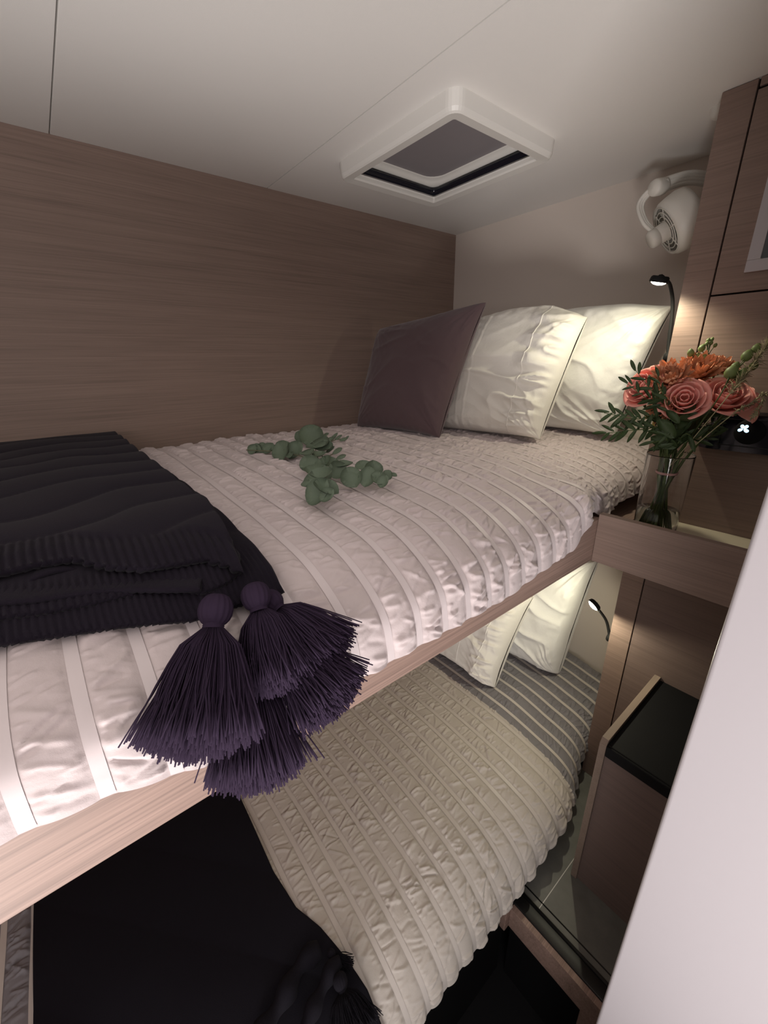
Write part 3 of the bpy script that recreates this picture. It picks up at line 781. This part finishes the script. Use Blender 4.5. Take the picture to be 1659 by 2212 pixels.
roll('rolled_fold', [fz(560, 2240), fz(610, 2160), fz(650, 2085), fz(690, 2050)], .020, 1)
roll('rolled_fold', [fz(640, 2260), fz(690, 2150), fz(720, 2090), fz(735, 2075)], .016, 2)
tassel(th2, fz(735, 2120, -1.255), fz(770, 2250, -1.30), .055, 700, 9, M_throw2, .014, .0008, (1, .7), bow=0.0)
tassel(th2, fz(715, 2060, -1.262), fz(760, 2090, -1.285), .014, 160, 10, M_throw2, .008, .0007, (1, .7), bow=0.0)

# ------------------------------------------------------------------ eucalyptus branch on the quilt
def leafmesh(rx, ry, cup, n=14, fold_=0.0):
    vs = [(0, 0, 0)]; fs = []
    for ring, f in ((1, .55), (2, 1.0)):
        for k in range(n):
            th_ = 2 * math.pi * k / n; pt = 1 + .16 * math.exp(-(min(th_, 2 * math.pi - th_) / .4) ** 2); x = rx * f * math.cos(th_) * pt; y = ry * f * math.sin(th_) * (1 + .12 * math.cos(th_))
            vs.append((x, y, cup * f * f + fold_ * (y / ry) ** 2))
    for k in range(n): fs.append((0, 1 + k, 1 + (k + 1) % n))
    for k in range(n): fs.append((1 + k, 1 + n + k, 1 + n + (k + 1) % n, 1 + (k + 1) % n))
    # thickness
    m_ = len(vs); vs2 = [(x, y, z - .0005) for x, y, z in vs]; fs2 = [tuple(i + m_ for i in f[::-1]) for f in fs]
    rim = [(1 + n + k, 1 + n + (k + 1) % n, m_ + 1 + n + (k + 1) % n, m_ + 1 + n + k) for k in range(n)]
    me = bpy.data.meshes.new('leaf'); me.from_pydata(vs + vs2, [], fs + fs2 + rim)
    me.polygons.foreach_set('use_smooth', [True] * len(me.polygons)); me.update(); return me
def place(name, me, mt, parent, loc, normal, xdir, scale=1.0):
    o = bpy.data.objects.new(name, me); COL.objects.link(o)
    if not me.materials: me.materials.append(mt)
    n = np.array(normal, float); n /= np.linalg.norm(n); x = np.array(xdir, float); x = x - n * (x @ n); x /= np.linalg.norm(x) + 1e-9; y = np.cross(n, x)
    mm = Matrix.Identity(4)
    for i in range(3): mm[i][0] = x[i] * scale; mm[i][1] = y[i] * scale; mm[i][2] = n[i] * scale; mm[i][3] = loc[i]
    attach(o, parent); o.matrix_basis = mm
    return o
eu = empty('eucalyptus_branch', (0.55, 1.0, -0.245), 'cut eucalyptus branch with round grey-green leaves lying on the upper quilt', 'foliage')
EU = [(545, 972, 12, .012, -1), (556, 969, 12, .015, 0), (568, 968, 13, .018, -1), (582, 972, 14, .016, 0), (596, 970, 13, .02, 1), (611, 975, 24, .022, 0), (611, 962, 15, .035, 2), (640, 975, 22, .02, 0), (628, 985, 12, .012, 1),
      (672, 945, 27, .03, 0), (652, 945, 15, .025, -1), (688, 965, 30, .035, 1), (700, 972, 22, .03, 1), (663, 983, 19, .03, 2), (690, 985, 17, .025, 2), (668, 1006, 22, .02, 0), (700, 1002, 20, .03, 1), (714, 1004, 22, .025, 1),
      (684, 1028, 30, .030, 1), (690, 1042, 33, .028, 1), (672, 1052, 22, .025, 2), (690, 1066, 32, .020, 0), (700, 1060, 28, .028, 1), (708, 1072, 18, .022, 0),
      (728, 1018, 20, .016, 0), (742, 1008, 20, .025, 2), (758, 1032, 23, .018, 0), (786, 1012, 20, .028, 1), (795, 1030, 23, .02, 0), (806, 1018, 20, .026, 0), (818, 1036, 17, .016, 0), (830, 1040, 15, .014, 0), (838, 1028, 12, .02, 0), (848, 1028, 9, .018, 1)]
Rr = random.Random(5)
toc = -FWD
lm = {}
for (px, py, r, h, o_) in EU:
    z = -.244 + h * .75
    p = on_plane(px, py, 2, z); dep = p @ FWD; rr = r / FPX * dep
    n = toc * (1.0 if o_ <= 0 else .35) + np.array([0, 0, .35 if o_ == 0 else (1.0 if o_ > 0 else .2)]) + RIGHT * (Rr.random() - .5) * 1.1 + np.array([0, 0, (Rr.random() - .5) * .5])
    if o_ == 2: n = np.array([0, 0, 1.0]) + RIGHT * (Rr.random() - .5) * .6 + toc * .15
    key = Rr.randrange(4)
    if key not in lm: lm[key] = leafmesh(1.0, .84 + .06 * key, .22 + .06 * key, 16, .18)
    place('leaf', lm[key], M_euc, eu, p, n, RIGHT * math.cos(Rr.random() * 6) + DOWN * math.sin(Rr.random() * 6), rr)
sl = leafmesh(1.0, .42, .1, 12, .1)
for (px, py, r) in ((703, 940, 8), (712, 950, 10), (722, 945, 11), (731, 946, 9), (741, 950, 9), (748, 948, 8), (713, 972, 11), (728, 975, 13), (736, 988, 12), (722, 1000, 9)):
    p = on_plane(px, py, 2, -.225); rr = r / FPX * (p @ FWD)
    place('small_leaf', sl, M_euc, eu, p, toc + np.array([0, 0, .4]) + RIGHT * (Rr.random() - .5), RIGHT - DOWN * (.3 + Rr.random()), rr)
mb = MB()
for path in ([(532, 972), (600, 976), (660, 988), (700, 1005)], [(675, 930), (680, 965), (690, 1000)], [(700, 960), (725, 950), (750, 947)], [(695, 985), (740, 1008), (790, 1028), (845, 1030)], [(690, 1000), (688, 1040), (692, 1076)], [(700, 990), (725, 978)], [(715, 995), (740, 987)]):
    c, _ = crom([on_plane(x, y, 2, -.232) for x, y in path], 12); mb.tube(c, .0014, 6)
mb.build('stem', M_twig, eu)

# ------------------------------------------------------------------ vase and bouquet
toc = -pix(1490, 860, 1.0); toc /= np.linalg.norm(toc)
VC = np.array([1.135, 0.322]); ZS = -0.4418
va = empty('glass_vase', (VC[0], VC[1], ZS), 'clear glass vase of flowers on the shelf beside the upper bunk', 'vase')
prof = [(0.0, 0.0), (.040, 0.0), (.0455, .004), (.0470, .05), (.0482, .14), (.0495, .222), (.0492, .2245), (.0486, .2245), (.0482, .222), (.0469, .14), (.0454, .05), (.0435, .012), (.0, .010)]
mb = MB(); mb.lathe((VC[0], VC[1], ZS), prof, (0, 0, 1), 48); mb.build('glass', M_glass, va, fix=True)
mb = MB(); mb.lathe((VC[0], VC[1], ZS), [(0, .0105), (.0432, .0125), (.0448, .05), (.0456, .085), (.0, .085)], (0, 0, 1), 48); mb.build('water', M_water, va, fix=True)
mb = MB(); mb.lathe((VC[0], VC[1], ZS + .178), [(.0225, -.003), (.024, 0), (.0225, .003), (.021, 0)], (0, 0, 1), 24, True); tag(mb.build('stem_band', M_pinkb, va), 'pink band around the stems')
NECK = np.array([VC[0], VC[1], ZS + .178])
def stem_path(top, k):
    a = k * 2.399; r = .026 + .010 * ((k * 37) % 10) / 10
    foot = np.array([VC[0] - r * math.cos(a), VC[1] - r * math.sin(a), ZS + .014])
    nk_ = NECK + np.array([.017 * math.cos(a), .017 * math.sin(a), 0])
    mid = (nk_ + np.array(top)) / 2; mid[2] += .012
    return [foot, nk_, mid, np.array(top)]
DB = 1.0
def fpos(px, py, dd=0.0): return pix(px, py, 0.975 + dd)
def petal_me(w, h, curl, n=6, m2=5):
    """spoon petal: grows along +y from origin, front normal +z"""
    vs = []; fs = []
    for i in range(m2 + 1):
        f = i / m2; wd = w * (math.sin(math.pi * min(1, .12 + .70 * f)) ** .7) * (1.0 if f < .85 else 1 - .5 * (f - .85) / .15)
        for j in range(n + 1):
            g_ = j / n * 2 - 1
            vs.append((wd * g_, h * f - .10 * h * g_ * g_ * f, curl * (f * f) * -h * .35 + .45 * w * g_ * g_ * (1 - .5 * f)))
    for i in range(m2):
        for j in range(n): k = i * (n + 1) + j; fs.append((k, k + 1, k + n + 2, k + n + 1))
    me = bpy.data.meshes.new('petal'); me.from_pydata(vs, [], fs); me.polygons.foreach_set('use_smooth', [True] * len(me.polygons)); me.update(); return me
_pet = {}
def basis(axis):
    a = np.array(axis, float); a /= np.linalg.norm(a); t_ = np.array([0, 0, 1.0]) if abs(a[2]) < .9 else np.array([1.0, 0, 0])
    u = np.cross(a, t_); u /= np.linalg.norm(u); return a, u, np.cross(a, u)
nst = [0]
def rose(c, axis, R, mt, label, seed):
    """bloom of spiralling cupped petals around an axis, with calyx and stem"""
    c = np.array(c, float); a, u, w = basis(axis); rr = random.Random(seed)
    t = empty('rose', c, label, 'flower')
    mb = MB(); base = c - a * R * .75
    spec = [(4, .20, 1.15, 0.0), (4, .36, 1.22, .10), (5, .54, 1.25, .30), (5, .74, 1.15, .65), (5, .92, .98, 1.15)]
    off_ = rr.random() * 6
    for li, (np_, rad, hgt, opn) in enumerate(spec):
        for k in range(np_):
            th_ = off_ + li * .7 + 2 * math.pi * k / np_ + (rr.random() - .5) * .25
            span = 2 * math.pi / np_ * .78; vs = []; fs = []; n, m2 = 8, 8
            for i in range(m2 + 1):
                f = i / m2
                for j in range(n + 1):
                    g_ = j / n * 2 - 1; ang = th_ + span * g_ * (1 - .25 * f * f)
                    prof_r = rad * R * (math.sin(min(1, f * 1.25) * math.pi / 2) ** .8) * (1 + .06 * g_) + R * opn * .32 * max(0, f - .55) ** 1.3 * 2
                    z_ = hgt * R * f * (1 - .12 * g_ * g_ * f) - R * opn * .5 * max(0, f - .72) ** 1.5 * 2
                    vs.append(base + a * (z_ + R * .02 * rr.random() * f) + (math.cos(ang) * u + math.sin(ang) * w) * prof_r)
            for i in range(m2):
                for j in range(n): q = i * (n + 1) + j; fs.append((q, q + 1, q + n + 2, q + n + 1))
            po = obj('petal', (vs, fs), mt, t, True)
            sm = po.modifiers.new('thick', 'SOLIDIFY'); sm.thickness = .0011
    mb = MB(); mb.lathe(base, [(.002, -.012), (.30 * R, -.004), (.55 * R, .10 * R)], a, 16); mb.build('calyx', M_stem, t)
    sp_, _ = crom(stem_path(base, nst[0]), 24); nst[0] += 1
    mb = MB(); mb.tube(sp_, .0032, 8); mb.build('stem', M_stem, t)
    return t
def mum(c, axis, R, label, seed):
    """chrysanthemum: many narrow spoon petals"""
    c = np.array(c, float); a, u, w = basis(axis); rr = random.Random(seed)
    t = empty('chrysanthemum', c, label, 'flower')
    if 'mum' not in _pet: _pet['mum'] = petal_me(.17, 1.0, -1.2, 4, 5)
    me = _pet['mum']
    base = c - a * R * .35
    for li, (n_, el, ln) in enumerate(((8, 78, .55), (13, 60, .75), (17, 42, .92), (20, 24, 1.0), (20, 5, 1.0))):
        for k in range(n_):
            th_ = 2 * math.pi * (k + .5 * (li % 2)) / n_ + (rr.random() - .5) * .2; e_ = math.radians(el + (rr.random() - .5) * 14)
            rad = math.cos(th_) * u + math.sin(th_) * w
            d = rad * math.cos(e_) + a * math.sin(e_)
            n = -rad * math.sin(e_) + a * math.cos(e_)
            place('petal', me, M_mum, t, base + rad * R * .08, n, np.cross(d, n), R * ln * (.9 + .2 * rr.random()))
    mb = MB(); mb.lathe(base, [(.002, -.010), (.25 * R, -.004), (.30 * R, .02 * R), (0, .10 * R)], a, 16); mb.build('calyx', M_stem, t)
    sp_, _ = crom(stem_path(base, nst[0]), 24); nst[0] += 1
    mb = MB(); mb.tube(sp_, .0029, 8); mb.build('stem', M_stem, t)
    return t
UP = np.array([0, 0, 1.0])
rose(fpos(1478, 864, -.06), toc * 1.0 + UP * .45 + RIGHT * .0, .043, M_rose, 'coral pink rose facing forward at the front centre of the bouquet', 1)
rose(fpos(1566, 856, -.065), toc * .75 + UP * .65 + RIGHT * .25, .046, M_rose, 'coral pink rose at the right front of the bouquet', 2)
rose(fpos(1614, 872, -.045), RIGHT * .9 + UP * .25 + toc * .3, .038, M_rose, 'coral pink rose half hidden behind the right front rose', 3)
rose(fpos(1390, 836, .02), -RIGHT * .9 + UP * .45 + toc * .25, .044, M_rose, 'coral pink rose at the left, behind green sprigs, nearest the pillow', 4)
rose(fpos(1424, 806, .055), -RIGHT * .35 + UP * .9, .036, M_rose2, 'hot pink rose at the back left of the bouquet', 5)
mum(fpos(1448, 815, -.03), toc * .8 + UP * .7 - RIGHT * .25, .046, 'orange chrysanthemum above and left of the front rose', 11)
mum(fpos(1508, 800, -.015), toc * .7 + UP * .75, .047, 'orange chrysanthemum at the top centre of the bouquet', 12)
mum(fpos(1552, 792, -.005), toc * .5 + UP * .85 + RIGHT * .3, .038, 'orange chrysanthemum at the top right, behind the right rose', 13)
mum(fpos(1436, 880, -.03), toc * .6 - RIGHT * .75 - UP * .05, .038, 'dark orange chrysanthemum low on the left, under the green sprigs', 14)
# leafy sprigs
_lf = leafmesh(1.0, .26, .05, 12, .08)
def sprig(pixs, dd, nleaf, ll, label, seed, mt=M_leaf, start=.35, lm_=None, name='leafy_sprig', group='leafy sprigs in the vase'):
    rr = random.Random(seed); pts = [NECK + np.array([0, 0, .01])] + [fpos(x, y, dd + d2) for x, y, d2 in pixs]
    c, _ = crom(pts, 30)
    t = empty(name, c[0], label, 'foliage', group)
    a_ = nst[0] * 2.399; foot = np.array([VC[0] - .03 * math.cos(a_), VC[1] - .03 * math.sin(a_), ZS + .014]); nst[0] += 1
    mb = MB(); mb.tube([foot] + list(c), [.0019] + list(np.linspace(.0018, .0007, 30)), 6); mb.build('stem', M_stem, t)
    for k in range(nleaf):
        f = start + (1 - start) * k / (nleaf - 1); i = min(28, int(f * 29)); p = c[i]; d = c[i + 1] - c[i]; d /= np.linalg.norm(d)
        side = np.cross(d, FWD); side /= np.linalg.norm(side); sgn = 1 if k % 2 else -1
        ld = d * (.75 + .3 * rr.random()) + side * sgn * (.75 if k < nleaf - 1 else 0) + np.array([0, 0, .15]) + toc * (rr.random() - .4) * .6
        ld /= np.linalg.norm(ld); L2 = ll * (.75 + .4 * rr.random()) * (1.0 if f < .8 else .8)
        n = toc + UP * .5 + RIGHT * (rr.random() - .5) * 1.2
        place('leaf', lm_ or _lf, mt, t, p + ld * L2 * .5, n, ld, L2 * .5)
    return t
sprig([(1430, 905, -.02), (1375, 905, -.03), (1305, 892, -.04)], 0, 17, .040, 'dark leafy sprig reaching left from the vase, second lowest', 1)
sprig([(1435, 930, -.02), (1385, 928, -.03), (1300, 937, -.04)], 0, 15, .040, 'dark leafy sprig lowest on the left, touching the quilt edge', 2)
sprig([(1435, 900, -.02), (1395, 860, -.04), (1348, 824, -.05)], 0, 14, .034, 'leafy sprig rising left across the pink rose', 3)
sprig([(1440, 890, -.03), (1412, 850, -.05), (1370, 796, -.06)], 0, 12, .036, 'leafy sprig with the highest tip on the left', 4)
sprig([(1440, 880, -.05), (1425, 835, -.07), (1420, 808, -.07)], 0, 9, .032, 'short upright leafy sprig before the left chrysanthemum', 5)
sprig([(1500, 930, -.03), (1530, 915, -.02), (1560, 905, .0)], 0, 11, .038, 'dark leafy sprig reaching right under the front roses', 6)
sprig([(1475, 940, -.05), (1505, 948, -.05), (1545, 940, -.04)], 0, 11, .042, 'lowest dark leafy sprig on the right of the vase rim', 7)
sprig([(1440, 945, -.06), (1425, 952, -.06), (1405, 958, -.06)], 0, 7, .042, 'dark leaves drooping over the left of the vase rim', 8)
_big = leafmesh(1.0, .5, .1, 14, .15)
sprig([(1455, 930, -.06), (1465, 905, -.07), (1480, 895, -.07)], 0, 8, .052, 'broad dark leaves filling the centre above the vase rim', 9, lm_=_big)
sprig([(1480, 925, -.03), (1505, 895, -.03), (1525, 885, -.02)], 0, 8, .050, 'broad dark leaves under the two front roses', 10, lm_=_big)
sprig([(1420, 930, .0), (1410, 905, .01), (1395, 880, .01)], 0, 6, .034, 'olive leaves behind the low orange flower', 12, M_bud, .5)
# bud sprigs
def buds(stemp, blist, dd, label):
    pts = [NECK + np.array([0, 0, .01])] + [fpos(x, y, dd) for x, y in stemp]; c, _ = crom(pts, 24)
    t = empty('bud_sprig', c[0], label, 'foliage')
    a_ = nst[0] * 2.399; foot = np.array([VC[0] - .03 * math.cos(a_), VC[1] - .03 * math.sin(a_), ZS + .014]); nst[0] += 1
    mb = MB(); mb.tube([foot] + list(c), .0014, 6)
    for (x, y, r) in blist:
        p = fpos(x, y, dd); j = int(np.argmin(np.linalg.norm(c - p, axis=1))); j = max(0, j - 3); mb.tube([c[j], (c[j] + p) / 2 + UP * .003, p], .0009, 5)
    mb.build('stem', M_stem, t)
    for (x, y, r) in blist:
        b_ = MB(); p = fpos(x, y, dd); R_ = r / FPX * .98
        b_.lathe(p, [(0, -1.2 * R_), (.6 * R_, -.95 * R_), (.95 * R_, -.3 * R_), (.9 * R_, .3 * R_), (.5 * R_, .95 * R_), (.0, 1.3 * R_)], UP + RIGHT * (.4 if x > 1500 else -.2), 12); b_.build('bud', M_bud, t)
    return t
buds([(1505, 860), (1520, 800), (1535, 738)], [(1492, 762, 7), (1507, 768, 6), (1516, 752, 7), (1522, 772, 9), (1545, 746, 4), (1530, 735, 4), (1538, 733, 4), (1536, 741, 4), (1527, 742, 4)], -.01, 'sprig of round green buds standing at the top centre of the bouquet')
buds([(1545, 870), (1580, 812), (1640, 748)], [(1580, 804, 12), (1588, 792, 8), (1614, 768, 10), (1634, 752, 8), (1605, 806, 9), (1628, 790, 8), (1596, 815, 8)], -.085, 'sprig of round green buds leaning to the right')
# yellow petals low left
t = empty('yellow_lily', fpos(1425, 900, .02), 'yellow narrow-petalled flower peeping low on the left of the bouquet', 'flower')
me = leafmesh(1.0, .3, .2, 10, .1); cc = fpos(1425, 895, .02)
for k in range(6):
    an = k * 1.05; d = RIGHT * math.cos(an) + DOWN * (abs(math.sin(an)) * .8 + .2); d /= np.linalg.norm(d)
    place('petal', me, M_yel, t, cc + d * .017, toc + UP * .3, d, .018)
sp_, _ = crom(stem_path(cc, nst[0]), 20); nst[0] += 1
mb = MB(); mb.tube(sp_, .0018, 8); mb.build('stem', M_stem, t)
# dried grass plumes
def plume(stemp, dd, n, ln, label, seed, rad):
    rr = random.Random(seed); pts = [NECK + np.array([0, 0, .01])] + [fpos(x, y, dd) for x, y in stemp]; c, _ = crom(pts, 40)
    t = empty('grass_plume', c[0], label, 'foliage')
    mb = MB(); mb.tube([np.array([VC[0] + .02, VC[1] - .01, ZS + .014])] + list(c), .0010, 5); mb.build('stem', M_grass, t)
    mb = MB()
    for k in range(n):
        i = int(22 + 17 * rr.random()); p = c[i]; d = c[i] - c[i - 1]; d /= np.linalg.norm(d)
        d = d + np.array([rr.gauss(0, .5), rr.gauss(0, .5), rr.gauss(0, .5)]); d /= np.linalg.norm(d)
        q = p + d * ln * (.5 + .7 * rr.random()); mb.tube([p, (p + q) / 2 + UP * .001, q + UP * -.002], [rad, rad * 1.5, rad * .4], 3)
    s = mb.build('awns', M_grass, t); s['kind'] = 'stuff'
plume([(1545, 890), (1610, 810), (1672, 728)], -.10, 320, .024, 'feathery dried grass plume rising at the right edge of bouquet', 3, .0005)
plume([(1570, 905), (1625, 870), (1650, 850), (1642, 875), (1626, 903)], -.095, 150, .010, 'small beige dried grass tail drooping before the control panel', 4, .0009)

# ------------------------------------------------------------------ wall fan
XF = 1.50
def fx(px, py, d=0.0): return on_plane(px, py, 0, XF + d)
fan = empty('cabin_fan', fx(1450, 460), 'white wall-mounted cabin fan on a curved arm beside the cabinet', 'fan')
_v = fx(1450, 470); _v /= np.linalg.norm(_v); _rt = np.cross(_v, np.array([0, 0, 1.0])); _rt /= np.linalg.norm(_rt); _dn = np.cross(_v, _rt)
axis = -_rt * .86 + _dn * .48 - _v * .36; axis /= np.linalg.norm(axis)
fc = fx(1442, 496)
dep = fc @ FWD; px_ = dep / FPX
mb = MB(); R_ = 58 * px_
mb.lathe(fc, [(R_ * .80, 0.0), (R_ * .88, .006), (R_ * .90, 0.0), (R_ * .96, -.004), (R_ * 1.0, -.020), (R_ * 1.03, -.045), (R_ * .98, -.060), (R_ * .80, -.066), (R_ * .5, -.070), (0, -.070)], axis, 40); mb.build('drum', M_fan, fan)
mb = MB()
for rr_ in (.34, .50, .66, .82):
    mb.lathe(fc + axis * .004, [(R_ * rr_ - .0016, 0), (R_ * rr_, .0016), (R_ * rr_ + .0016, 0), (R_ * rr_, -.0016)], axis, 36, True)
a_, u_, w_ = basis(axis)
for k in range(6):
    th_ = k * math.pi / 3; d = math.cos(th_) * u_ + math.sin(th_) * w_; mb.tube([fc + axis * .003 + d * R_ * .2, fc + axis * .003 + d * R_ * .88], .0016, 6)
mb.build('grille', M_fan, fan)
mb = MB()
for k in range(5):
    th_ = 2 * math.pi * k / 5; d = math.cos(th_) * u_ + math.sin(th_) * w_; e_ = np.cross(axis, d)
    mb.add([fc - axis * .02 + d * R_ * .2 - e_ * .004, fc - axis * .012 + d * R_ * .2 + e_ * .008, fc - axis * .010 + d * R_ * .74 + e_ * .016, fc - axis * .026 + d * R_ * .74 - e_ * .010], [(0, 1, 2, 3)])
bl = mb.build('blades', M_fan, fan, False); sm = bl.modifiers.new('t', 'SOLIDIFY'); sm.thickness = .0015
mb = MB(); mb.lathe(fc + axis * .002, [(.025, 0), (.025, .022), (.0235, .023), (.0235, .025), (.025, .026), (.0245, .042), (.019, .048), (0, .048)], axis, 28); mb.build('motor_hub', M_fan, fan)
# yoke from the arm pivot round the drum
mb = MB(); piv = fx(1424, 404)
yk, _ = crom([fx(1440, 388), fx(1402, 415, -.01), fx(1383, 445, -.02), fx(1393, 480, -.03), fx(1412, 500, -.02)], 24)
for k in (-1, 0, 1): mb.tube(yk + RIGHT * .006 * k, .0055, 8)
mb.build('yoke', M_fan, fan)
mb = MB(); mb.lathe(piv, [(0, -.026), (.018, -.024), (.021, -.016), (.021, .016), (.018, .022), (0, .024)], RIGHT * .9 + FWD * .3 - DOWN * .35, 28); mb.build('pivot', M_fan, fan)
am, _ = crom([piv, fx(1455, 392, .03), fx(1490, 384, .06), fx(1530, 388, .09), fx(1570, 402, .14), np.array([XE, .50, .345])], 30)
mb = MB()
for k in range(4): mb.tube(am + UP * (.012 - .008 * k), .0065, 8)
mb.build('arm', M_fan, fan)
mb = MB(); mb.lathe(np.array([XE, .50, .345]), [(.030, 0), (.030, .008), (.024, .014), (0, .016)], (-1, 0, 0), 24); mb.build('wall_mount', M_fan, fan)
